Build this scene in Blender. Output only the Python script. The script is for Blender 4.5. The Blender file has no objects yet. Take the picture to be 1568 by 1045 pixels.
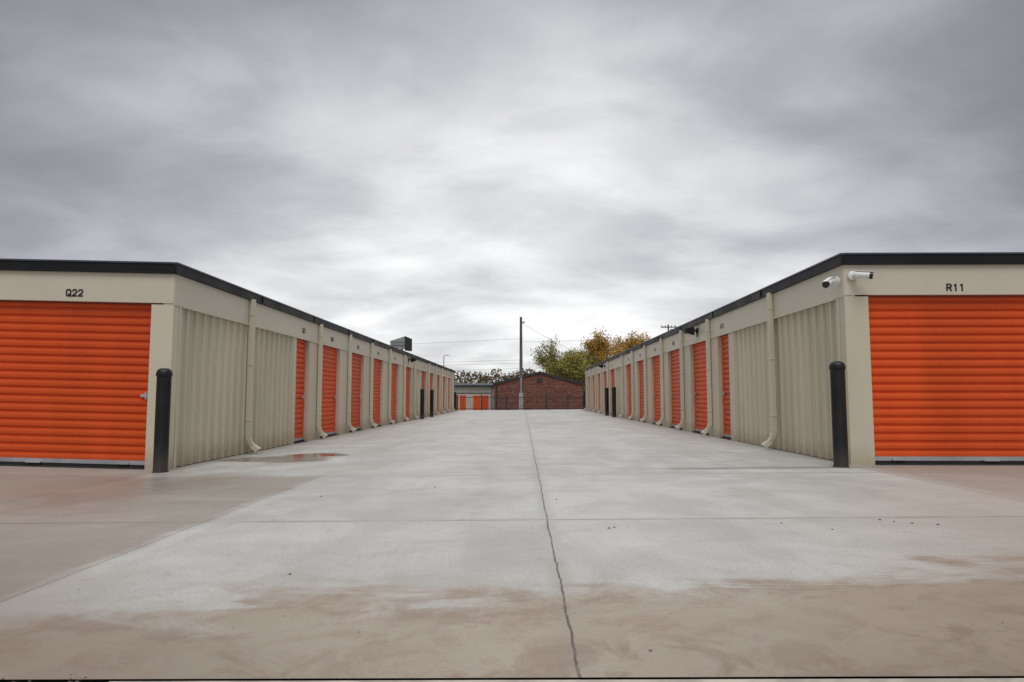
import bpy, math, random
from mathutils import Vector, Matrix
random.seed(7)
scene = bpy.context.scene
COL = scene.collection

# ------------------------------------------------------------------ node helper
class NT:
    def __init__(s, tree):
        s.t = tree; s.n = tree.nodes; s.l = tree.links
    def new(s, typ, **kw):
        nd = s.n.new(typ)
        for k, v in kw.items(): setattr(nd, k, v)
        return nd
    def put(s, sock, v):
        if isinstance(v, bpy.types.NodeSocket): s.l.new(v, sock)
        elif v is not None: sock.default_value = v
    def m(s, op, a, b=None, c=None, clamp=False):
        nd = s.new('ShaderNodeMath', operation=op); nd.use_clamp = clamp
        s.put(nd.inputs[0], a)
        if b is not None: s.put(nd.inputs[1], b)
        if c is not None: s.put(nd.inputs[2], c)
        return nd.outputs[0]
    def ss(s, v, lo, hi, to0=0.0, to1=1.0):
        nd = s.new('ShaderNodeMapRange', interpolation_type='SMOOTHSTEP')
        s.put(nd.inputs[0], v); nd.inputs[1].default_value = lo; nd.inputs[2].default_value = hi
        nd.inputs[3].default_value = to0; nd.inputs[4].default_value = to1
        return nd.outputs[0]
    def mix(s, f, a, b, mode='MIX'):
        nd = s.new('ShaderNodeMix', data_type='RGBA', blend_type=mode)
        s.put(nd.inputs[0], f)
        s.put(nd.inputs[6], a if isinstance(a, bpy.types.NodeSocket) else (*a, 1))
        s.put(nd.inputs[7], b if isinstance(b, bpy.types.NodeSocket) else (*b, 1))
        return nd.outputs[2]
    def noise(s, vec, scale, detail=4, rough=.55, dist=0):
        nd = s.new('ShaderNodeTexNoise')
        if vec is not None: s.l.new(vec, nd.inputs['Vector'])
        nd.inputs['Scale'].default_value = scale; nd.inputs['Detail'].default_value = detail
        nd.inputs['Roughness'].default_value = rough; nd.inputs['Distortion'].default_value = dist
        return nd.outputs[0]
    def comb(s, x, y, z):
        nd = s.new('ShaderNodeCombineXYZ')
        s.put(nd.inputs[0], x); s.put(nd.inputs[1], y); s.put(nd.inputs[2], z)
        return nd.outputs[0]
    def sep(s, v):
        nd = s.new('ShaderNodeSeparateXYZ'); s.l.new(v, nd.inputs[0]); return nd.outputs
    def ramp(s, f, stops):
        nd = s.new('ShaderNodeValToRGB'); s.put(nd.inputs[0], f)
        cr = nd.color_ramp
        while len(cr.elements) < len(stops): cr.elements.new(.5)
        for e, (p, c) in zip(cr.elements, stops):
            e.position = p; e.color = (*c, 1)
        return nd.outputs[0]

def newmat(name):
    m = bpy.data.materials.new(name); m.use_nodes = True
    nt = NT(m.node_tree); b = m.node_tree.nodes['Principled BSDF']
    return m, nt, b

def simple(name, col, rough=.5, metal=0, var=.12, nscale=1.5, dirt=None, spec=.5, streak=False, scuff=None):
    m, nt, b = newmat(name)
    tc = nt.new('ShaderNodeTexCoord').outputs['Object']
    vec = tc
    if streak:
        x, y, z = nt.sep(tc)
        vec = nt.comb(x, y, nt.m('MULTIPLY', z, .15))
    n = nt.noise(vec, nscale, 4, .6)
    f = nt.ss(n, .35, .65)
    lo = tuple(c*(1-var) for c in col); hi = tuple(min(1, c*(1+var*.6)) for c in col)
    c = nt.mix(f, lo, hi)
    if scuff:
        n3 = nt.noise(tc, 7, 6, .75)
        c = nt.mix(nt.ss(n3, .60, .74, 0, .35), c, scuff)
    if dirt:
        z = nt.sep(tc)[2]
        zz = nt.m('ADD', z, nt.m('MULTIPLY', nt.noise(tc, 5, 4), -.35))
        c = nt.mix(nt.ss(zz, -.15, .22, .55, 0), c, dirt)
    nt.put(b.inputs['Base Color'], c)
    nt.put(b.inputs['Roughness'], nt.ss(n, .2, .8, max(.05, rough-.08), min(1, rough+.1)))
    b.inputs['Metallic'].default_value = metal
    b.inputs['Specular IOR Level'].default_value = spec
    return m

M_BEIGE = simple('beige_metal', (.59, .545, .425), .5, var=.07, nscale=.9, dirt=(.36, .27, .18), streak=True, spec=.3)
M_PANEL = simple('beige_panel', (.60, .555, .43), .5, var=.08, nscale=1.2, dirt=(.36, .27, .18), streak=True, spec=.3)
M_HEAD = simple('beige_header', (.61, .565, .455), .45, var=.05, nscale=.6, spec=.3)
M_ORANGE = simple('orange_door_paint', (.70, .092, .016), .45, var=.12, nscale=.8, streak=True, spec=.28, scuff=(.74, .17, .07))
M_ORED = simple('orange_door_top_shadow', (.26, .03, .012), .5)
M_BLACK = simple('black_gutter_paint', (.010, .010, .012), .5, var=.2, spec=.25)
M_LIP = simple('gutter_lip', (.05, .06, .085), .4, var=.15)
M_ROOF = simple('roof_metal', (.35, .36, .38), .4, metal=.3)
M_ALU = simple('aluminium_bar', (.42, .43, .45), .4, metal=.5, var=.15)
M_RUB = simple('black_rubber', (.02, .02, .02), .8)
M_BOL = simple('black_bollard_sleeve', (.010, .010, .012), .42, var=.3, nscale=3, dirt=(.08, .07, .06), spec=.35)
M_WHITE = simple('white_plastic', (.75, .75, .74), .35, var=.05)
M_GLASSB = simple('black_lens', (.01, .01, .012), .15)
M_TXT = simple('black_lettering', (.012, .012, .012), .6)
M_IRON = simple('black_iron', (.02, .02, .022), .5)
M_WOOD = simple('weathered_pole_wood', (.12, .10, .085), .85, var=.35, nscale=2, streak=True)
M_GALV = simple('galvanised_steel', (.36, .37, .38), .5, metal=.3)
M_WIRE = simple('wire_black', (.06, .06, .065), .7)
M_WHITEWALL = simple('white_wall', (.55, .53, .49), .6)
M_DROOF = simple('dark_roof', (.03, .033, .042), .6)
M_BARK = simple('bark', (.10, .08, .06), .9, var=.4, nscale=6)
M_STONE = simple('pebble_stone', (.12, .10, .085), .9, var=.4, nscale=30)

# ------------------------------------------------------------------ terrain height
XL, XR = -4.70, 4.25
Y0 = 2.318
def gx(x):
    if x < XL: return .024*(XL-x) if x > -40 else .024*(XL+40)
    if x < XR: return (x-XL)/(XR-XL)*.085
    return .085
def zg(x, y):
    z = gx(x)
    if y > 49.5:
        t = min(1, (y-49.5)/12); t = t*t*(3-2*t)
        z = z*(1-t) - .75*t
    return z

# ------------------------------------------------------------------ mesh builder
class MB:
    def __init__(s, name, shear=True):
        s.name = name; s.v = []; s.f = []; s.mi = []; s.mats = []; s.shear = shear
    def mat(s, m):
        if m not in s.mats: s.mats.append(m)
        return s.mats.index(m)
    def poly(s, pts, m):
        i = len(s.v)
        s.v += [tuple(p) for p in pts]; s.f.append(tuple(range(i, i+len(pts)))); s.mi.append(s.mat(m))
    def mesh(s, pts, faces, m):
        i = len(s.v); k = s.mat(m)
        s.v += [tuple(p) for p in pts]
        for f in faces: s.f.append(tuple(i+j for j in f)); s.mi.append(k)
    def hexa(s, p, m):
        s.mesh(p, [(0,3,2,1),(4,5,6,7),(0,1,5,4),(1,2,6,5),(2,3,7,6),(3,0,4,7)], m)
    def box(s, x0, x1, y0, y1, z0, z1, m):
        s.hexa([(x0,y0,z0),(x1,y0,z0),(x1,y1,z0),(x0,y1,z0),(x0,y0,z1),(x1,y0,z1),(x1,y1,z1),(x0,y1,z1)], m)
    def mbox(s, M, a0, a1, o0, o1, z0, z1, m):
        s.hexa([M(a0,o0,z0),M(a1,o0,z0),M(a1,o1,z0),M(a0,o1,z0),M(a0,o0,z1),M(a1,o0,z1),M(a1,o1,z1),M(a0,o1,z1)], m)
    def tube(s, p0, p1, r0, r1, m, n=8, caps=True):
        p0 = Vector(p0); p1 = Vector(p1); d = (p1-p0)
        if d.length < 1e-6: return
        q = d.to_track_quat('Z', 'Y'); pts = []
        for p, r in ((p0, r0), (p1, r1)):
            for i in range(n):
                a = 2*math.pi*i/n
                pts.append(p + q @ Vector((r*math.cos(a), r*math.sin(a), 0)))
        fs = [(i, (i+1) % n, n+(i+1) % n, n+i) for i in range(n)]
        if caps: fs += [tuple(range(n-1, -1, -1)), tuple(range(n, 2*n))]
        s.mesh(pts, fs, m)
    def lathe(s, base, axis, prof, m, n=24):
        q = Vector(axis).to_track_quat('Z', 'Y'); base = Vector(base); pts = []; fs = []
        for r, z in prof:
            for i in range(n):
                a = 2*math.pi*i/n
                pts.append(base + q @ Vector((max(r, .0004)*math.cos(a), max(r, .0004)*math.sin(a), z)))
        for k in range(len(prof)-1):
            for i in range(n):
                j = (i+1) % n
                fs.append((k*n+i, k*n+j, (k+1)*n+j, (k+1)*n+i))
        s.mesh(pts, fs, m)
    def build(s, parent=None, smooth=False, bevel=0):
        me = bpy.data.meshes.new(s.name)
        vs = [(x, y, z+(gx(x) if s.shear else 0)) for x, y, z in s.v]
        me.from_pydata(vs, [], s.f)
        for m in s.mats: me.materials.append(m)
        me.polygons.foreach_set('material_index', s.mi)
        if smooth: me.polygons.foreach_set('use_smooth', [True]*len(s.f))
        me.update()
        o = bpy.data.objects.new(s.name, me); COL.objects.link(o)
        if smooth:
            try:
                me.set_sharp_from_angle(angle=math.radians(35))
            except Exception: pass
        if bevel:
            b = o.modifiers.new('b', 'BEVEL'); b.width = bevel; b.segments = 2; b.limit_method = 'ANGLE'
        if parent: o.parent = parent
        return o

def empty(name):
    e = bpy.data.objects.new(name, None); COL.objects.link(e); e.empty_display_size = .2
    return e

GL = {'1': [((1.2,5.0),(2.4,6)),((2.4,6),(2.4,0))],
      '2': [((0,4.6),(.8,6)),((.8,6),(3.2,6)),((3.2,6),(4,4.6)),((4,4.6),(3.6,3.2)),((3.6,3.2),(0,0)),((0,0),(4,0))],
      '0': [((0,1),(0,5)),((0,5),(1,6)),((1,6),(3,6)),((3,6),(4,5)),((4,5),(4,1)),((4,1),(3,0)),((3,0),(1,0)),((1,0),(0,1))],
      '3': [((0,5.2),(1,6)),((1,6),(3,6)),((3,6),(4,4.8)),((4,4.8),(3,3.2)),((3,3.2),(1.4,3.2)),((3,3.2),(4,1.6)),((4,1.6),(3,0)),((3,0),(1,0)),((1,0),(0,1))],
      'Q': [((0,1),(0,5)),((0,5),(1,6)),((1,6),(3,6)),((3,6),(4,5)),((4,5),(4,1)),((4,1),(3,0)),((3,0),(1,0)),((1,0),(0,1)),((2.4,1.6),(4.3,-.5))],
      'R': [((0,0),(0,6)),((0,6),(3,6)),((3,6),(4,5)),((4,5),(4,4)),((4,4),(3,3)),((3,3),(0,3)),((2,3),(4,0))]}
def sign(t, M, ac, zc, flip, parent, h=.082):
    b = MB('unit_number'); u = h/6; w = u*1.5
    st = -1 if flip else 1
    tw = len(t)*6.0-2.0
    for i, ch in enumerate(t):
        for si, (p, q) in enumerate(GL.get(ch, GL['0'])):
            ax = (p[0]+i*6.0-tw/2)*u; ay = (p[1]-3)*u; bx = (q[0]+i*6.0-tw/2)*u; by = (q[1]-3)*u
            L = math.hypot(bx-ax, by-ay); dx, dy = (bx-ax)/L, (by-ay)/L; e = w*.4
            ax -= dx*e; ay -= dy*e; bx += dx*e; by += dy*e
            nx, ny = -dy*w/2, dx*w/2
            pts = [(ax+nx, ay+ny), (ax-nx, ay-ny), (bx-nx, by-ny), (bx+nx, by+ny)]
            o = .0125 + .0004*si
            b.mesh([M(ac+st*px, o, zc+pz) for px, pz in pts], [(0, 1, 2, 3)], M_TXT)
    return b.build(parent)

# ------------------------------------------------------------------ storage buildings
Z_HEAD, Z_EAVE, Z_TOP = 2.20, 2.625, 2.775
def rollup_door(b, M, a0, a1, z0, z1, o):
    p = .108; z = z0+.075; prof = []
    while z < z1:
        for dz, do in ((0, 0), (.03, .004), (.062, .001), (.070, -.026), (.092, -.026), (.1, -.003)):
            if z+dz < z1: prof.append((z+dz, o+do))
        z += p
    prof.append((z1, o))
    pts = []; fs = []
    for zz, oo in prof: pts += [M(a0, oo, zz), M(a1, oo, zz)]
    for i in range(len(prof)-1): fs.append((2*i, 2*i+1, 2*i+3, 2*i+2))
    b.mesh(pts, fs, M_ORANGE)
    b.mbox(M, a0, a1, o-.02, o+.022, z0+.02, z0+.073, M_ALU)
    b.mbox(M, a0, a1, o-.02, o+.015, z0-.01, z0+.02, M_RUB)
    b.mbox(M, a0, a1, o-.02, o+.03, z1-.02, z1+.004, M_ORED)  # dark red strip, painted shadow along the top of the door

def ribbed_wall(b, M, a0, a1, z0, z1, pitch=.26, o=-.045, h=.043):
    n = max(1, round((a1-a0)/pitch)); p = (a1-a0)/n; prof = []
    for i in range(n):
        s = a0+i*p
        prof += [(s, o), (s+p*.34, o), (s+p*.36, o+.007), (s+p*.40, o+.007), (s+p*.42, o), (s+p*.74, o), (s+p*.78, o+h), (s+p*.90, o+h), (s+p*.94, o)]
    prof.append((a1, o))
    pts = []; fs = []
    for a, oo in prof: pts += [M(a, oo, z0), M(a, oo, z1)]
    for i in range(len(prof)-1): fs.append((2*i, 2*i+2, 2*i+3, 2*i+1))
    b.mesh(pts, fs, M_PANEL)

def downspout(b, M, a):
    w = .05
    b.mbox(M, a-w, a+w, .014, .095, .30, Z_EAVE+.01, M_BEIGE)
    def seg(o0, z0, o1, z1, t=.08):
        b.hexa([M(a-w,o0-t/2,z0),M(a+w,o0-t/2,z0),M(a+w,o0+t/2,z0),M(a-w,o0+t/2,z0),
                M(a-w,o1-t/2,z1),M(a+w,o1-t/2,z1),M(a+w,o1+t/2,z1),M(a-w,o1+t/2,z1)], M_BEIGE)
    seg(.075, .215, .0545, .30)
    seg(.135, .135, .075, .215, .082)
    b.hexa([M(a-w-.004,.19,.03),M(a+w+.004,.19,.03),M(a+w+.004,.26,.09),M(a-w-.004,.26,.09),
            M(a-w-.002,.09,.125),M(a+w+.002,.09,.125),M(a+w+.002,.18,.15),M(a-w-.002,.18,.15)], M_HEAD)
    for z in (.55, 1.5, 2.35):
        b.mbox(M, a-w-.012, a+w+.012, .010, .099, z, z+.03, M_BEIGE)

def storage(side, xw, yf, yb, letter, doors, spouts, corr, fdoors, nums, fnums):
    root = empty('storage_building')
    S = lambda a, o, z: (xw - side*o, a, z)
    F = lambda a, o, z: (xw + side*a, yf - o, z)
    W = 9.4
    core = MB('walls')
    x0, x1 = sorted((xw+side*.14, xw+side*(W-.14)))
    core.box(x0, x1, yf+.14, yb, 0, 2.7, M_PANEL)
    segs = []; cur = yf+.22
    events = sorted([(a, b, 'd') for a, b in doors] + [(a, b, 'c') for a, b in corr])
    for a, b, k in events:
        if a > cur+1e-4: segs.append((cur, a))
        cur = b
    segs.append((cur, yb))
    for a, b in segs: core.mbox(S, a, b, -.139, 0, 0, Z_HEAD, M_BEIGE)
    for a, b in corr: ribbed_wall(core, S, a, b, 0.01, Z_HEAD)
    post = fdoors[0][0]
    core.mbox(F, 0, post, -.22, 0, 0, Z_HEAD, M_BEIGE)
    core.mbox(S, yf+.16, yf+.215, .001, .008, 0, Z_HEAD, M_HEAD)
    core.mbox(S, yf, yb, -.139, .010, Z_HEAD, Z_EAVE, M_HEAD)
    core.mbox(F, .0, W, -.139, .010, Z_HEAD+.02, Z_EAVE, M_HEAD)
    core.mbox(S, yf+.22, yb, .011, .022, Z_HEAD-.012, Z_HEAD+.02, M_HEAD)
    cur = post
    for a, b in fdoors:
        if a > cur+1e-4: core.mbox(F, cur, a, -.139, 0, 0, Z_HEAD+.02, M_BEIGE)
        cur = b
    core.mbox(F, cur, W, -.139, 0, 0, Z_HEAD+.02, M_BEIGE)
    core.build(root, bevel=0)
    d = MB('rollup_doors')
    for a, b in doors: rollup_door(d, S, a, b, .02, Z_HEAD, -.085)
    for a, b in fdoors: rollup_door(d, F, a, b, .03, Z_HEAD+.02, -.085)
    d.build(root)
    h = MB('door_hardware')
    for a, b in fdoors:
        h.mbox(F, a, b, -.10, .03, -.02, .012, M_RUB)
        e = a if side < 0 else b-.16
        h.mbox(F, e+.02, e+.13, -.08, -.055, .95, .99, M_ALU)
        h.mbox(F, e+.04, e+.065, -.07, -.045, .92, 1.02, M_ALU)
        h.mbox(F, (a+b)/2-.1, (a+b)/2+.1, -.08, -.03, .045, .065, M_ALU)
        h.mbox(F, a+.25, a+.40, -.08, -.04, .05, .075, M_GALV)
    for a, b in doors:
        h.mbox(S, b-.22, b-.08, -.08, -.04, .93, .99, M_ALU)
        h.mbox(S, a, b, -.10, .01, -.02, .012, M_RUB)
    h.build(root, bevel=.003)
    g = MB('gutter')
    def gut(M, a0, a1):
        g.mbox(M, a0, a1, .0, .042, Z_EAVE, Z_TOP-.025, M_BLACK)
        g.mbox(M, a0, a1, .0, .055, Z_TOP-.025, Z_TOP, M_LIP)
        g.mbox(M, a0, a1, .0, .052, Z_EAVE-.006, Z_EAVE+.012, M_BLACK)
    gut(S, yf-.042, yb+.1)
    gut(F, .0, W)
    a = yf+3
    while a < yb:
        g.mbox(S, a, a+.03, .0, .058, Z_EAVE-.008, Z_TOP-.02, M_BLACK); a += 3.05
    for a in (3.0, 6.05, 9.1): g.mbox(F, a, a+.03, .0, .058, Z_EAVE-.008, Z_TOP-.02, M_BLACK)
    g.box(*sorted((xw+side*.0, xw+side*W)), yf+.0, yb+.1, Z_TOP-.09, Z_TOP-.035, M_BLACK)
    g.build(root, bevel=.004)
    r = MB('roof')
    xa, xb, xm = xw+side*.02, xw+side*(W-.02), xw+side*W/2
    yy0, yy1 = yf+.02, yb+.08
    r.poly([(xa,yy0,Z_TOP-.03),(xm,yy0,Z_TOP-.005),(xm,yy1,Z_TOP-.005),(xa,yy1,Z_TOP-.03)], M_ROOF)
    r.poly([(xm,yy0,Z_TOP-.005),(xb,yy0,Z_TOP-.03),(xb,yy1,Z_TOP-.03),(xm,yy1,Z_TOP-.005)], M_ROOF)
    r.build(root)
    sp = MB('downspouts')
    for a in spouts: downspout(sp, S, a)
    sp.build(root, bevel=.006)
    for (a, b), t in zip(doors, nums):
        sign(t, S, (a+b)/2, 2.38, side > 0, root)
    for u, t, z in fnums:
        sign(t, F, u, z-gx(xw+side*u), side < 0, root)
    return root, S, F

doorsL = [(14.1,14.95),(15.9,17.5),(18.6,20.15),(21.3,22.95),(24.2,25.85),(27.2,28.85),(31.7,33.3),(34.5,36.1),(37.3,38.9),(40.1,41.7),(42.9,44.5)]
spL = [11.6,15.6,18.3,21.0,23.9,26.9,29.4,33.9,36.7,39.5,42.3,45.3]
corrL = [(9.28,13.9),(29.2,31.3)]
rootL, SL, FL = storage(-1, XL, 9.06, 46.9, 'Q', doorsL, spL, corrL, [(.30,3.35),(3.65,6.70)],
    ['Q21','Q20','Q10','Q13','Q12','Q11','Q10','Q10','Q10','Q10','Q10'], [(1.35,'Q22',2.365), (5.0,'Q23',2.45)])
doorsR = [(14.1,14.9),(15.75,17.35),(18.35,20.0),(21.0,22.65),(23.8,25.4),(26.5,28.1),(31.6,33.2),(34.4,36.0),(37.2,38.8),(40.0,41.6),(42.8,44.4)]
spR = [11.55,15.45,18.05,20.65,23.45,26.15,28.8,33.8,36.6,39.4,42.2,45.0]
corrR = [(9.22,13.75),(29.0,31.1)]
rootR, SR, FR = storage(1, XR, 9.0, 46.2, 'R', doorsR, spR, corrR, [(.31,3.36),(3.66,6.71)],
    ['R12','R13','R20','R21','R22','R23','R20','R20','R20','R20','R20'], [(1.45,'R11',2.40), (5.2,'R10',2.45)])

def flood(S, a, z, name='wall_floodlight'):
    b = MB(name)
    b.mbox(S, a-.06, a+.06, .011, .05, z-.06, z+.06, M_BLACK)
    b.mbox(S, a-.02, a+.02, .05, .14, z-.02, z+.02, M_BLACK)
    b.hexa([S(a-.14,.12,z-.12),S(a+.14,.12,z-.12),S(a+.14,.30,z-.06),S(a-.14,.30,z-.06),
            S(a-.14,.12,z+.08),S(a+.14,.12,z+.08),S(a+.14,.33,z+.05),S(a-.14,.33,z+.05)], M_BLACK)
    b.mesh([S(a-.11,.13,z-.127),S(a+.11,.13,z-.127),S(a+.11,.285,z-.075),S(a-.11,.285,z-.075)], [(0,1,2,3)], M_WHITE)
    return b.build(bevel=.008)
flood(SR, 16.5, 2.48); flood(SR, 35.2, 2.48); flood(SL, 28.0, 2.50)

def cam_obj(base, wall_dir, d):
    b = MB('security_camera')
    base = Vector(base); wd = Vector(wall_dir); d = Vector(d).normalized()
    b.lathe(base, wd, [(0,0),(.06,0),(.06,.035),(.045,.045),(0,.045)], M_WHITE)
    e = base + wd*.10
    b.tube(base+wd*.03, e, .018, .018, M_WHITE)
    c = e + d*.02
    b.tube(e, c, .022, .022, M_WHITE)
    b.lathe(c - d*.03, d, [(0,0),(.034,.003),(.040,.02),(.040,.15),(.044,.155),(.044,.185),(.036,.185)], M_WHITE)
    b.lathe(c + d*.145, d, [(.0445,.0),(.0455,.038),(.03,.042),(0,.042)], M_GLASSB)
    b.hexa([tuple(c+d*t+Vector((0,0,zz))+d.cross(Vector((0,0,1))).normalized()*w) for zz in (.047,.054) for t, w in ((-.02,-.03),(.20,-.03),(.20,.03),(-.02,.03))], M_WHITE)
    return b.build(smooth=True)
cam_obj((XR-.011, 9.12, 2.43), (-1,0,0), (-.62,-.6,-.34))
cam_obj((XR+.10, 8.985, 2.47), (0,-1,0), (.85,-.45,-.15))

def bollard(x, y, h=1.34):
    b = MB('bollard')
    b.lathe((x, y, -.005), (0,0,1), [(.100,0),(.100,.012),(.090,.014),(.088,.04),(.088,h-.11),(.096,h-.105),(.098,h-.095),(.098,h-.07),(.092,h-.045),(.075,h-.018),(.045,h-.003),(0,h)], M_BOL, 28)
    b.build(smooth=True)
bollard(-4.65, 8.80); bollard(4.02, 8.78)
for x, y in ((-4.40,30.0),(-4.40,33.2),(4.0,30.0),(4.0,32.6),(-4.75,48.2),(4.35,47.6)): bollard(x, y)

# ------------------------------------------------------------------ ground
def conc():
    m, nt, b = newmat('concrete')
    tc = nt.new('ShaderNodeTexCoord').outputs['Object']
    x, y, z = nt.sep(tc)
    flat = nt.comb(x, y, 0.0)
    nL = nt.noise(flat, .33, 3, .55, .6)
    nM = nt.noise(flat, 1.3, 6, .62, .5)
    nF = nt.noise(flat, 55, 2, .6)
    nT = nt.noise(nt.comb(nt.m('MULTIPLY', x, 1.1), nt.m('MULTIPLY', y, .2), 3.0), 1.8, 5, .6, .3)
    nS = nt.noise(nt.comb(nt.m('MULTIPLY', x, .45), nt.m('MULTIPLY', y, 1.3), 7.0), 1.5, 7, .66, .9)
    c = nt.mix(nt.ss(nM, .34, .66), (.425, .425, .405), (.53, .53, .515))
    c = nt.mix(nt.m('MULTIPLY', nt.ss(nT, .45, .66), .42), c, (.345, .34, .315))
    c = nt.mix(nt.m('MULTIPLY', nt.ss(nL, .46, .66), .35), c, (.37, .345, .305))
    jy = nt.m('DIVIDE', nt.m('SUBTRACT', y, 5.2), 2.95)
    wn = nt.new('ShaderNodeTexWhiteNoise', noise_dimensions='2D')
    nt.l.new(nt.comb(nt.m('FLOOR', nt.m('DIVIDE', nt.m('SUBTRACT', x, .18), 2.58)), nt.m('FLOOR', jy), 0.0), wn.inputs[0])
    c = nt.mix(1.0, c, nt.ramp(wn.outputs[0], [(0, (.92, .92, .915)), (1, (1.0, 1.0, .995))]), 'MULTIPLY')
    wob = nt.m('MULTIPLY', nt.m('SUBTRACT', nt.noise(flat, 1.6, 6, .7), .5), .06)
    xw_ = nt.m('ADD', x, nt.m('MULTIPLY', wob, .4))
    lx = nt.m('ADD', xw_, nt.m('MULTIPLY', nt.m('SUBTRACT', nM, .5), .35))
    left = nt.m('MULTIPLY', nt.ss(lx, -2.50, -2.33, 1, 0), nt.ss(nt.m('ADD', y, nt.m('MULTIPLY', nM, .5)), 8.2, 8.7, 1, 0))
    left = nt.m('MULTIPLY', left, nt.ss(nS, .34, .62, .65, 1))
    c = nt.mix(nt.m('MULTIPLY', left, .78), c, (.245, .205, .165))
    left2 = nt.ss(lx, -4.9, -4.3, .6, 0)
    c = nt.mix(left2, c, (.265, .22, .18))
    right = nt.m('MULTIPLY', nt.ss(lx, 4.10, 4.5), nt.ss(nS, .34, .62, .6, .9))
    c = nt.mix(right, c, (.29, .25, .215))
    right2 = nt.m('MULTIPLY', nt.ss(lx, .9, 4.2), nt.ss(y, 4.6, 8.3, .75, 0))
    c = nt.mix(nt.m('MULTIPLY', right2, nt.ss(nS, .30, .66, .6, 1)), c, (.335, .28, .225))
    # muddy run-off toward the road edge
    nE = nt.noise(flat, 3.2, 7, .74, .6)
    yy = nt.m('ADD', y, nt.m('MULTIPLY', nt.m('SUBTRACT', nS, .5), 2.2))
    yy = nt.m('ADD', yy, nt.m('MULTIPLY', nt.m('SUBTRACT', nM, .5), 1.2))
    yy = nt.m('ADD', yy, nt.m('MULTIPLY', nt.m('SUBTRACT', nE, .5), .7))
    yy = nt.m('ADD', yy, nt.m('MULTIPLY', x, -.15))
    mud = nt.ss(yy, 2.9, 3.75, 1, 0)
    c = nt.mix(nt.m('MULTIPLY', mud, .72), c, (.31, .23, .155))
    rim = nt.m('MULTIPLY', nt.ss(nt.m('ABSOLUTE', nt.m('SUBTRACT', yy, 3.2)), .02, .34, 1, 0), nt.ss(nE, .40, .58))
    c = nt.mix(nt.m('MULTIPLY', rim, .62), c, (.215, .13, .08))
    edge = nt.m('MULTIPLY', nt.ss(yy, 2.1, 3.2, 1, 0), nt.ss(nE, .44, .60))
    c = nt.mix(nt.m('MULTIPLY', edge, .70), c, (.165, .10, .06))
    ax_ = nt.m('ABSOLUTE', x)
    vignette_dirt = nt.m('MULTIPLY', nt.ss(nt.m('SUBTRACT', y, nt.m('MULTIPLY', ax_, .75)), .8, 2.5, 1, 0), nt.ss(nM, .30, .60, .6, 1))  # lens vignette painted in with some dirt: darker toward the near side corners
    vignette_dirt = nt.m('MULTIPLY', vignette_dirt, nt.ss(y, 3.6, 6.8, 1, 0))
    c = nt.mix(nt.m('MULTIPLY', vignette_dirt, .72), c, (.165, .125, .095))
    bl = nt.noise(flat, 5.5, 7, .72, .4)
    c = nt.mix(nt.m('MULTIPLY', nt.ss(bl, .56, .68), .28), c, (.22, .19, .155))
    def blob(cx, cy, rx, ry, soft, amt=.8):
        a = nt.m('DIVIDE', nt.m('SUBTRACT', x, cx), rx); bb = nt.m('DIVIDE', nt.m('SUBTRACT', y, cy), ry)
        r = nt.m('SQRT', nt.m('ADD', nt.m('MULTIPLY', a, a), nt.m('MULTIPLY', bb, bb)))
        r = nt.m('ADD', r, nt.m('MULTIPLY', nt.m('SUBTRACT', nM, .5), 1.8*amt))
        return nt.ss(r, 1-soft, 1+soft, 1, 0)
    p1 = blob(-3.8, 10.5, .85, .50, .25); p2 = blob(-3.35, 11.3, .50, .34, .12)
    p3 = blob(3.0, 8.72, 1.5, .12, .5); p4 = blob(-4.1, 7.3, .8, 1.4, .9); p5 = blob(3.2, 7.9, .5, .9, .9)
    wet = nt.m('MAXIMUM', nt.m('MULTIPLY', p1, .85), p2)
    wet = nt.m('MAXIMUM', wet, nt.m('MULTIPLY', p3, .6))
    wet = nt.m('MAXIMUM', wet, nt.m('MULTIPLY', p4, .42))
    wet = nt.m('MAXIMUM', wet, nt.m('MULTIPLY', p5, .18))
    c = nt.mix(nt.m('MULTIPLY', wet, .78), c, (.12, .098, .08))
    dx = nt.m('SUBTRACT', x, 2.3); dy = nt.m('SUBTRACT', y, 10.6)
    rr = nt.m('SQRT', nt.m('ADD', nt.m('MULTIPLY', dx, dx), nt.m('MULTIPLY', dy, dy)))
    arc = nt.m('ABSOLUTE', nt.m('SUBTRACT', rr, 1.15))
    c = nt.mix(nt.m('MULTIPLY', nt.ss(arc, .03, .09, 1, 0), nt.ss(nM, .4, .6, 0, .4)), c, (.22, .21, .195))
    # joints
    d1 = nt.m('ABSOLUTE', nt.m('SUBTRACT', nt.m('ADD', x, wob), .185))
    fr = nt.m('ABSOLUTE', nt.m('SUBTRACT', nt.m('FRACT', nt.m('ADD', jy, .5)), .5))
    d2 = nt.m('MULTIPLY', fr, 2.95)
    d3 = nt.m('ABSOLUTE', nt.m('ADD', x, 2.40)); d4 = nt.m('ABSOLUTE', nt.m('SUBTRACT', x, 4.22))
    d5 = nt.m('ABSOLUTE', nt.m('ADD', x, 4.74))
    j1 = nt.ss(d1, .002, .0085, .92, 0)
    j1 = nt.m('MULTIPLY', j1, nt.ss(bl, .36, .50, .55, 1))
    jt = nt.m('MULTIPLY', nt.ss(d2, .003, .011, .85, 0), nt.ss(nM, .36, .56, .25, 1))
    js = nt.m('MAXIMUM', nt.m('MULTIPLY', nt.ss(d3, .003, .010, .5, 0), nt.ss(y, 8.1, 8.2, 1, .4)), nt.ss(d4, .004, .012, .5, 0))
    js = nt.m('MAXIMUM', js, nt.ss(d5, .004, .012, .45, 0))
    j = nt.m('MAXIMUM', nt.m('MAXIMUM', j1, jt), js)
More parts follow.
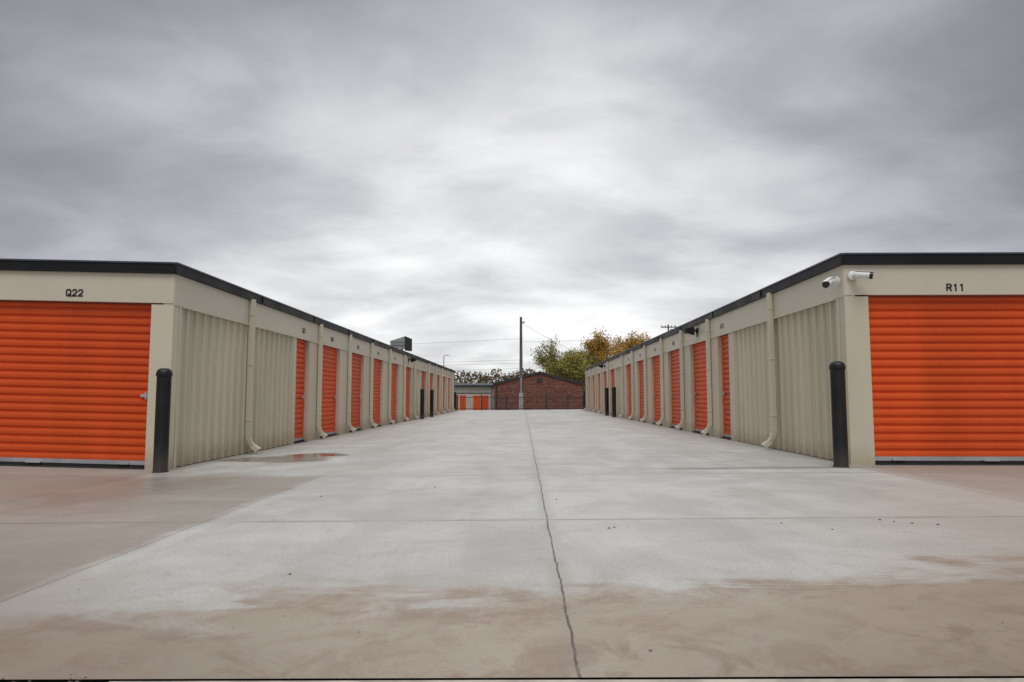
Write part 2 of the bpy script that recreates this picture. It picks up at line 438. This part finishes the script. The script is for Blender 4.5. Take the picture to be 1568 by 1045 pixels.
    halo = nt.m('MULTIPLY', nt.ss(nt.m('MINIMUM', d1, nt.m('MULTIPLY', d2, 1.2)), .0, .10, .32, 0), nt.ss(nM, .38, .58))
    c = nt.mix(halo, c, (.24, .21, .17))
    c = nt.mix(j, c, (.045, .04, .036))
    c = nt.mix(nt.ss(nF, .38, .66, .0, .26), c, (.22, .205, .18))
    nt.put(b.inputs['Base Color'], c)
    r = nt.ss(nS, .36, .64, .46, .62)
    r = nt.m('SUBTRACT', r, nt.m('MULTIPLY', wet, .42), clamp=True)
    nt.put(b.inputs['Roughness'], nt.m('MAXIMUM', r, .06))
    b.inputs['Specular IOR Level'].default_value = .38
    bp = nt.new('ShaderNodeBump'); bp.inputs['Strength'].default_value = .3; bp.inputs['Distance'].default_value = .01
    hgt = nt.m('ADD', nt.m('MULTIPLY', nF, .25), nt.m('MULTIPLY', bl, .5))
    nt.put(bp.inputs['Height'], nt.m('MULTIPLY', hgt, nt.m('SUBTRACT', 1.0, wet)))
    nt.l.new(bp.outputs[0], b.inputs['Normal'])
    return m

def terr():
    m, nt, b = newmat('terrain')
    tc = nt.new('ShaderNodeTexCoord').outputs['Object']
    x, y, z = nt.sep(tc)
    n = nt.noise(tc, 1.2, 6, .7); n2 = nt.noise(tc, 45, 4, .7)
    grass = nt.mix(nt.ss(n, .3, .7), (.09, .10, .035), (.17, .14, .07))
    asp = nt.mix(nt.ss(n2, .35, .65), (.04, .036, .03), (.16, .135, .11))
    c = nt.mix(nt.ss(y, 3.0, 3.2), asp, grass)
    nt.put(b.inputs['Base Color'], c); b.inputs['Roughness'].default_value = .9
    bp = nt.new('ShaderNodeBump'); bp.inputs['Strength'].default_value = .6; bp.inputs['Distance'].default_value = .02
    nt.put(bp.inputs['Height'], n2); nt.l.new(bp.outputs[0], b.inputs['Normal'])
    return m

def sheet(name, xs, ys, off, mat):
    b = MB(name, shear=False)
    pts = [(x, y, zg(x, y)+off) for y in ys for x in xs]
    n = len(xs)
    fs = [(j*n+i, j*n+i+1, (j+1)*n+i+1, (j+1)*n+i) for j in range(len(ys)-1) for i in range(n-1)]
    b.mesh(pts, fs, mat)
    return b.build(smooth=True)
ysn = [Y0, 4, 8, 20, 40, 49.5] + [49.5+.8*i for i in range(1, 7)]
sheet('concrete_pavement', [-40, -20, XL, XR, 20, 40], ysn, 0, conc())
sheet('ground', [-600, -200, -80, -40, -20, XL, XR, 20, 40, 80, 200, 600],
      [-200, -20, 0, 2, 4, 8, 20, 40, 49.5] + [49.5+.8*i for i in range(1, 16)] + [70, 100, 200, 600], -.03, terr())

M_KERB = simple('kerb_concrete', (.42, .38, .32), .8, var=.25, nscale=8)
k = MB('kerb'); k.box(-1.36, 1.66, 1.9, Y0-.007, -.2, -.003, M_KERB); k.build(bevel=.003)

db = MB('pebbles', shear=False)
def stone(x, y, r, mat=M_STONE):
    pts = []; n = 6
    zc = zg(x, y)+r*.25
    for k, (rr, zz) in enumerate(((.6, -.4), (1, 0), (.55, .45))):
        for i in range(n):
            a = 2*math.pi*i/n; q = r*rr*random.uniform(.6, 1.25)
            pts.append((x+q*math.cos(a), y+q*math.sin(a)*.8, zc+r*zz*.6))
    fs = [(k*n+i, k*n+(i+1) % n, (k+1)*n+(i+1) % n, (k+1)*n+i) for k in (0, 1) for i in range(n)] + [tuple(range(2*n, 3*n))]
    db.mesh(pts, fs, mat)
for x, y, r in ((-1.22,3.65,.011),(.46,2.55,.008),(.60,4.85,.012),(.64,4.88,.01),(1.85,5.0,.010),(2.1,4.75,.010),(2.6,5.1,.012),(2.66,5.02,.010),(2.75,4.95,.012),(2.9,4.9,.012),(-1.9,6.5,.011),(-.9,7.1,.011),(.3,6.2,.01)):
    stone(x, y, r)
for i in range(160):
    x = random.uniform(-5, 6); y = 2.33+abs(random.gauss(0, 1.8)); stone(x, y, random.uniform(.0015, .004))
for i in range(400):
    x = random.choice((random.uniform(-2.4, -1.45), random.uniform(1.75, 2.6))); y = random.uniform(2.1, 2.33); stone(x, y, random.uniform(.004, .010))
db.build()

# ------------------------------------------------------------------ brick house
def brick():
    m, nt, b = newmat('brick')
    tc = nt.new('ShaderNodeTexCoord').outputs['Object']
    x, y, z = nt.sep(tc)
    v = nt.comb(nt.m('ADD', x, y), z, 0.0)
    bt = nt.new('ShaderNodeTexBrick'); nt.l.new(v, bt.inputs['Vector'])
    bt.inputs['Scale'].default_value = 1; bt.inputs['Brick Width'].default_value = .40; bt.inputs['Row Height'].default_value = .13
    bt.inputs['Mortar Size'].default_value = .012; bt.inputs['Bias'].default_value = -.1
    bt.inputs['Color1'].default_value = (.27, .07, .042, 1); bt.inputs['Color2'].default_value = (.08, .027, .02, 1)
    bt.inputs['Mortar'].default_value = (.28, .20, .16, 1)
    n = nt.noise(tc, 4, 5, .75)
    c = nt.mix(nt.ss(n, .4, .62, 0, .6), bt.outputs[0], (.065, .028, .022))
    nt.put(b.inputs['Base Color'], c); b.inputs['Roughness'].default_value = .85
    return m
M_BRICK = brick()
def house():
    root = empty('brick_house')
    y0, y1 = 65, 80; xa, xb, xm = -2.7, 5.75, 1.65; ze, zr = 2.12, 3.22; zb = -.9
    b = MB('brick_walls', False)
    pts = [(xa,y0,zb),(xb,y0,zb),(xb,y0,ze),(xm,y0,zr),(xa,y0,ze),(xa,y1,zb),(xb,y1,zb),(xb,y1,ze),(xm,y1,zr),(xa,y1,ze)]
    b.mesh(pts, [(0,1,2,3,4),(9,8,7,6,5),(1,6,7,2),(0,4,9,5)], M_BRICK); b.build(root)
    r = MB('roof', False)
    for xe, sgn in ((xa-.12, -1), (xb+.12, 1)):
        zz = ze-.03
        r.hexa([(xe,y0-.12,zz),(xm,y0-.12,zr),(xm,y1+.3,zr),(xe,y1+.3,zz),(xe,y0-.12,zz+.19),(xm,y0-.12,zr+.19),(xm,y1+.3,zr+.19),(xe,y1+.3,zz+.19)], M_DROOF)
    r.build(root)
    w = MB('windows_and_vents', False)
    w.box(1.40, 1.90, y0-.04, y0-.002, 2.35, 2.75, M_DROOF)
    w.build(root)
    c = MB('downpipe', False); c.tube((xa+.25,y0-.06,zb),(xa+.25,y0-.06,ze-.06), .05, .05, M_IRON); c.build(root)
house()

def farb():
    root = empty('distant_storage_building')
    b = MB('walls', False); b.box(-30, -3.6, 78, 88, -.9, 2.15, M_WHITEWALL); b.build(root)
    r = MB('roof', False)
    r.hexa([(-30.3,77.6,2.15),(-3.3,77.6,2.15),(-3.3,88.4,2.15),(-30.3,88.4,2.15),(-30.3,77.6,2.33),(-3.3,77.6,2.33),(-3.3,83,2.65),(-30.3,83,2.65)], M_DROOF); r.build(root)
    d = MB('doors', False)
    for x in (-4.75, -7.3, -9.9, -12.5, -15.1):
        d.box(x-.85, x+.85, 77.93, 77.997, -.75, 1.15, M_ORANGE)
        d.box(x-.02, x+.16, 77.90, 77.925, -.75, 1.15, M_WHITEWALL)
    d.box(-29, -3.61, 77.95, 77.997, 1.38, 1.46, M_DROOF)
    d.build(root)
farb()

f = MB('iron_fence', False)
yF = 49.2
for i in range(0, 76):
    x = -4.7+i*.12
    f.box(x-.009, x+.009, yF-.009, yF+.009, zg(x, yF)+.05, zg(x, yF)+1.0, M_IRON)
for z in (.12, .93):
    f.box(-4.75, 4.35, yF-.018, yF+.018, z, z+.035, M_IRON)
for x in (-4.7, -2.95, -1.15, 1.72, 3.25, 4.35):
    f.box(x-.04, x+.04, yF-.04, yF+.04, zg(x, yF)-.1, zg(x, yF)+1.45 if x == 1.72 else zg(x, yF)+1.1, M_IRON)
    f.box(x-.05, x+.05, yF-.05, yF+.05, zg(x, yF)+1.1, zg(x, yF)+1.13, M_IRON)
f.build()

def pole(x, y, top, base=-.8, arm=None, guard=False):
    b = MB('utility_pole', False)
    b.tube((x, y, base), (x, y, top), .16, .10, M_WOOD, 12)
    if guard:
        b.tube((x, y-.19, base), (x, y-.15, 2.6), .055, .05, M_GALV, 8)
        b.box(x-.16, x+.16, y-.24, y-.16, -.3, 1.3, M_GALV)
        b.box(x-.06, x+.30, y-.05, y+.05, top-.5, top-.42, M_WOOD)
        b.lathe((x+.26, y, top-.42), (0,0,1), [(.03,0),(.05,.05),(.03,.1),(0,.12)], M_GALV, 8)
    if arm:
        b.box(x-arm, x+arm, y-.2, y-.1, top-.5, top-.36, M_WOOD)
        for t in (-arm+.1, -arm*.4, arm*.4, arm-.1):
            b.lathe((x+t, y-.15, top-.36), (0,0,1), [(.05,0),(.08,.1),(.05,.2),(0,.24)], M_GALV, 8)
        b.tube((x+.45, y-.1, top-1.5), (x+.45, y-.1, top-.7), .22, .22, M_GALV, 10)
    b.build()
pole(-.12, 56, 7.55, guard=True)
pole(21.4, 100, 11.6, arm=1.1)
pole(-42, 60, 7.2, arm=1.0)
w = MB('overhead_wires', False)
def wire(p, q, sag, r=.014, n=14):
    p = Vector(p); q = Vector(q); prev = None
    for i in range(n+1):
        t = i/n; c = p.lerp(q, t); c.z -= 4*sag*t*(1-t)
        if prev is not None: w.tube(prev, c, r, r, M_WIRE, 5, False)
        prev = c
wire((-.1,56,7.1),(7.5,70,4.8),.25,.012)
wire((0,56,5.5),(21.2,100,11.0),.5,.008)
for z0, z1 in ((5.75,5.3),(4.0,4.2),(3.75,3.9),(3.3,3.5)):
    wire((-.2,56,z0),(-42,60,z1),.35,.008)
wire((20.6,100,11.3),(120,110,12),1.0,.015); wire((22.2,100,11.3),(120,110,12.3),1.0,.015)
w.build()

s = MB('street_lamp', False)
s.tube((-10.4,90,-.8),(-10.4,90,6.4),.08,.05,M_GALV); s.tube((-10.4,90,6.35),(-9.9,89.8,6.5),.04,.04,M_GALV)
s.hexa([(-10.1,89.6,6.42),(-9.6,89.6,6.42),(-9.6,90,6.42),(-10.1,90,6.42),(-10.0,89.65,6.55),(-9.7,89.65,6.52),(-9.7,89.95,6.52),(-10.0,89.95,6.55)], M_GALV)
s.build()
bb = empty('billboard')
b = MB('posts', False); b.tube((-21.3,120,-.8),(-21.3,120,9.6),.3,.25,M_GALV); b.build(bb)
b = MB('panels', False)
b.hexa([(-23.4,120.2,9.6),(-20.6,119.0,9.4),(-20.5,119.2,9.4),(-23.3,120.4,9.6),(-23.4,120.2,10.9),(-20.6,119.0,11.6),(-20.5,119.2,11.6),(-23.3,120.4,10.9)], M_GALV)
b.hexa([(-20.5,118.9,9.1),(-19.7,121.2,9.1),(-19.85,121.25,9.1),(-20.65,119.0,9.1),(-20.5,118.9,11.6),(-19.7,121.2,11.3),(-19.85,121.25,11.3),(-20.65,119.0,11.6)], M_DROOF)
for z in (9.9, 10.5): b.box(-23.2, -20.7, 118.85, 118.9, z, z+.1, M_DROOF)
b.build(bb)

# ------------------------------------------------------------------ trees
def leafmat(name, stops):
    m, nt, b = newmat(name)
    g = nt.new('ShaderNodeNewGeometry')
    tc = nt.new('ShaderNodeTexCoord').outputs['Object']
    n = nt.noise(tc, .8, 2)
    f = nt.m('ADD', nt.m('MULTIPLY', g.outputs['Random Per Island'], .5), nt.m('SUBTRACT', nt.m('MULTIPLY', n, 1.6), .55), clamp=True)
    c = nt.ramp(f, stops)
    nt.put(b.inputs['Base Color'], c); b.inputs['Roughness'].default_value = .7
    b.inputs['Specular IOR Level'].default_value = .2
    return m
LM1 = leafmat('leaves_green_yellow', [(0, (.09, .10, .03)), (.4, (.23, .22, .06)), (.75, (.42, .36, .09)), (1, (.50, .40, .10))])
LM2 = leafmat('leaves_gold', [(0, (.17, .13, .03)), (.35, (.40, .25, .045)), (.75, (.55, .32, .055)), (1, (.55, .26, .06))])

def tree(name, loc, height, rad, seed, lm, nleaf=9, lsz=.12, drop=.15):
    rnd = random.Random(seed); segs = []; tips = []
    def br(p, d, L, r, dep):
        q = p
        for k in range(3):
            d = (d + Vector((rnd.uniform(-.16, .16), rnd.uniform(-.16, .16), rnd.uniform(-.02, .14)))).normalized()
            q2 = q + d*L/3
            segs.append((q, q2, r*(1-.22*k), r*(1-.22*(k+1)))); q = q2
            if dep <= 2: tips.append((q2, dep))
            if dep > 0 and k >= 1:
                for _ in range(2):
                    a = rnd.uniform(0, 6.283); sp = rnd.uniform(.45, 1.0)
                    nd = (d + Vector((math.cos(a)*sp, math.sin(a)*sp, rnd.uniform(-.15, .2)))).normalized()
                    br(q, nd, L*rnd.uniform(.6, .85), r*.5, dep-1)
    br(Vector((0,0,0)), Vector((0,0,1)), 2.2, .20, 4)
    mx = sorted(math.hypot(t[0].x, t[0].y) for t in tips)[int(len(tips)*.95)]
    mz = sorted(t[0].z for t in tips)[int(len(tips)*.985)]
    sx, sz = rad/mx, height/mz
    T = lambda p: Vector((loc[0]+p.x*sx, loc[1]+p.y*sx, loc[2]+p.z*sz))
    root = empty(name)
    b = MB('trunk_and_limbs', False)
    for p, q, r0, r1 in segs:
        b.tube(T(p), T(q), max(r0*.8, .010), max(r1*.8, .007), M_BARK, 4, False)
    b.build(root)
    l = MB('foliage', False)
    for p, dep in tips:
        if rnd.random() < drop: continue
        c = T(p); k = nleaf if dep < 2 else nleaf//2
        for _ in range(k):
            o = Vector((rnd.gauss(0, .30), rnd.gauss(0, .30), rnd.gauss(0, .27)))
            e1 = Vector((rnd.gauss(0,1), rnd.gauss(0,1), rnd.gauss(0,1))).normalized()
            e2 = e1.cross(Vector((rnd.gauss(0,1), rnd.gauss(0,1), rnd.gauss(0,1)))).normalized()
            s_ = lsz*rnd.uniform(.5, 1.2); cc = c+o
            l.poly([cc-e1*s_, cc+e2*s_*.6, cc+e1*s_, cc-e2*s_*.6], lm)
    l.build(root)
tree('autumn_tree', (4.9, 78, -.75), 7.5, 3.2, 3, LM1, 13, .10, .15)
tree('autumn_tree', (10.8, 83, -.75), 9.3, 4.2, 11, LM2, 16, .11, .08)
tree('autumn_tree', (8.0, 92, -.75), 8.3, 3.6, 5, LM1, 14, .12, .12)
tree('autumn_tree', (6.0, 86, -.75), 6.2, 4.0, 9, LM1, 14, .12, .1)

LM3 = leafmat('distant_foliage', [(0, (.07, .085, .05)), (.35, (.11, .12, .065)), (.6, (.17, .14, .09)), (.8, (.28, .11, .065)), (1, (.22, .18, .10))])
dt = MB('distant_trees', False)
rnd = random.Random(21)
x = -60
while x < 70:
    y = rnd.uniform(130, 150); R = rnd.uniform(2.4, 4.2); H = rnd.uniform(5.2, 7.4)
    dt.tube((x, y, -1), (x, y, H-1), .2, .05, M_BARK, 5, False)
    for _ in range(460):
        a = rnd.uniform(0, 6.283); rr = R*math.sqrt(rnd.random()); t = rnd.random()
        hz = -.8 + t*H
        rr *= (1-.6*t*t)
        cc = Vector((x+rr*math.cos(a), y+rr*math.sin(a), hz+rnd.gauss(0, .25)))
        e1 = Vector((rnd.gauss(0,1), rnd.gauss(0,1), rnd.gauss(0,1))).normalized()
        e2 = e1.cross(Vector((rnd.gauss(0,1), rnd.gauss(0,1), rnd.gauss(0,1)))).normalized()
        s_ = rnd.uniform(.15, .34)
        dt.poly([cc-e1*s_, cc+e2*s_*.7, cc+e1*s_, cc-e2*s_*.7], LM3)
    x += rnd.uniform(1.1, 1.8)
dt.build()

# ------------------------------------------------------------------ world
wd = bpy.data.worlds.new('World'); scene.world = wd; wd.use_nodes = True
nt = NT(wd.node_tree); bg = wd.node_tree.nodes['Background']
sky = nt.new('ShaderNodeTexSky', sky_type='NISHITA'); sky.sun_disc = False
sky.sun_elevation = math.radians(60); sky.sun_rotation = math.radians(180)
tc = nt.new('ShaderNodeTexCoord').outputs['Generated']
x, y, z = nt.sep(tc)
zc = nt.m('MAXIMUM', z, 0.0)
inv = nt.m('DIVIDE', 1.0, nt.m('ADD', zc, .24))
cv = nt.comb(nt.m('MULTIPLY', x, inv), nt.m('MULTIPLY', y, inv), 0.0)
n1 = nt.noise(cv, .95, 3, .45, .3)
mp = nt.new('ShaderNodeMapping'); nt.l.new(cv, mp.inputs[0])
mp.inputs['Rotation'].default_value = (0, 0, math.radians(35)); mp.inputs['Scale'].default_value = (.85, 1.25, 1); mp.inputs['Location'].default_value = (1.1, 2.7, 0)
n2 = nt.noise(mp.outputs[0], 1.7, 6, .52, .5)
mp2 = nt.new('ShaderNodeMapping'); nt.l.new(cv, mp2.inputs[0])
mp2.inputs['Rotation'].default_value = (0, 0, math.radians(-20)); mp2.inputs['Scale'].default_value = (1, 1.3, 1); mp2.inputs['Location'].default_value = (-5.1, 4.7, 0)
n3 = nt.noise(mp2.outputs[0], 3.6, 6, .58, .3)
base = nt.ramp(zc, [(0, (.385,)*3), (.10, (.45,)*3), (.22, (.435,)*3), (.36, (.345,)*3), (.52, (.235,)*3), (1, (.95,)*3)])
xx = nt.m('MULTIPLY', x, x)
side = nt.m('SUBTRACT', 1.0, nt.m('MULTIPLY', xx, 1.45))
side = nt.m('MAXIMUM', side, .45)
k1 = nt.ss(n1, .34, .66, .80, 1.17)
k2 = nt.ss(n2, .36, .64, .86, 1.11)
k3 = nt.ss(n3, .36, .64, .95, 1.05)
v = nt.m('MULTIPLY', nt.m('MULTIPLY', base, side), nt.m('MULTIPLY', nt.m('MULTIPLY', k1, k2), k3))
v = nt.m('MULTIPLY', v, 2.05)
tint = nt.mix(nt.ss(v, .35, .85), (.955, .965, 1.05), (1.0, 1.0, 1.01))
vm = nt.new('ShaderNodeVectorMath', operation='SCALE'); nt.l.new(tint, vm.inputs[0]); nt.put(vm.inputs['Scale'], nt.m('MULTIPLY', v, 10.0))
cl = nt.mix(.96, sky.outputs[0], vm.outputs[0])
nt.put(bg.inputs[0], cl); bg.inputs[1].default_value = .1

sl = bpy.data.lights.new('sun', 'SUN'); sl.energy = 1.1; sl.angle = math.radians(25); sl.color = (1, .965, .91)
so = bpy.data.objects.new('sun', sl); COL.objects.link(so); so.rotation_euler = (math.radians(30), 0, 0); so.location = (0, -5, 20)

# ------------------------------------------------------------------ camera
cd = bpy.data.cameras.new('camera'); cd.lens = 24; cd.sensor_width = 36; cd.clip_end = 2000; cd.clip_start = .05
co = bpy.data.objects.new('camera', cd); COL.objects.link(co)
co.location = (0, 0, .96); co.rotation_euler = (math.radians(90+4.7), 0, math.radians(.88))
scene.camera = co
scene.view_settings.view_transform = 'Standard'; scene.view_settings.look = 'None'
scene.view_settings.exposure = 0
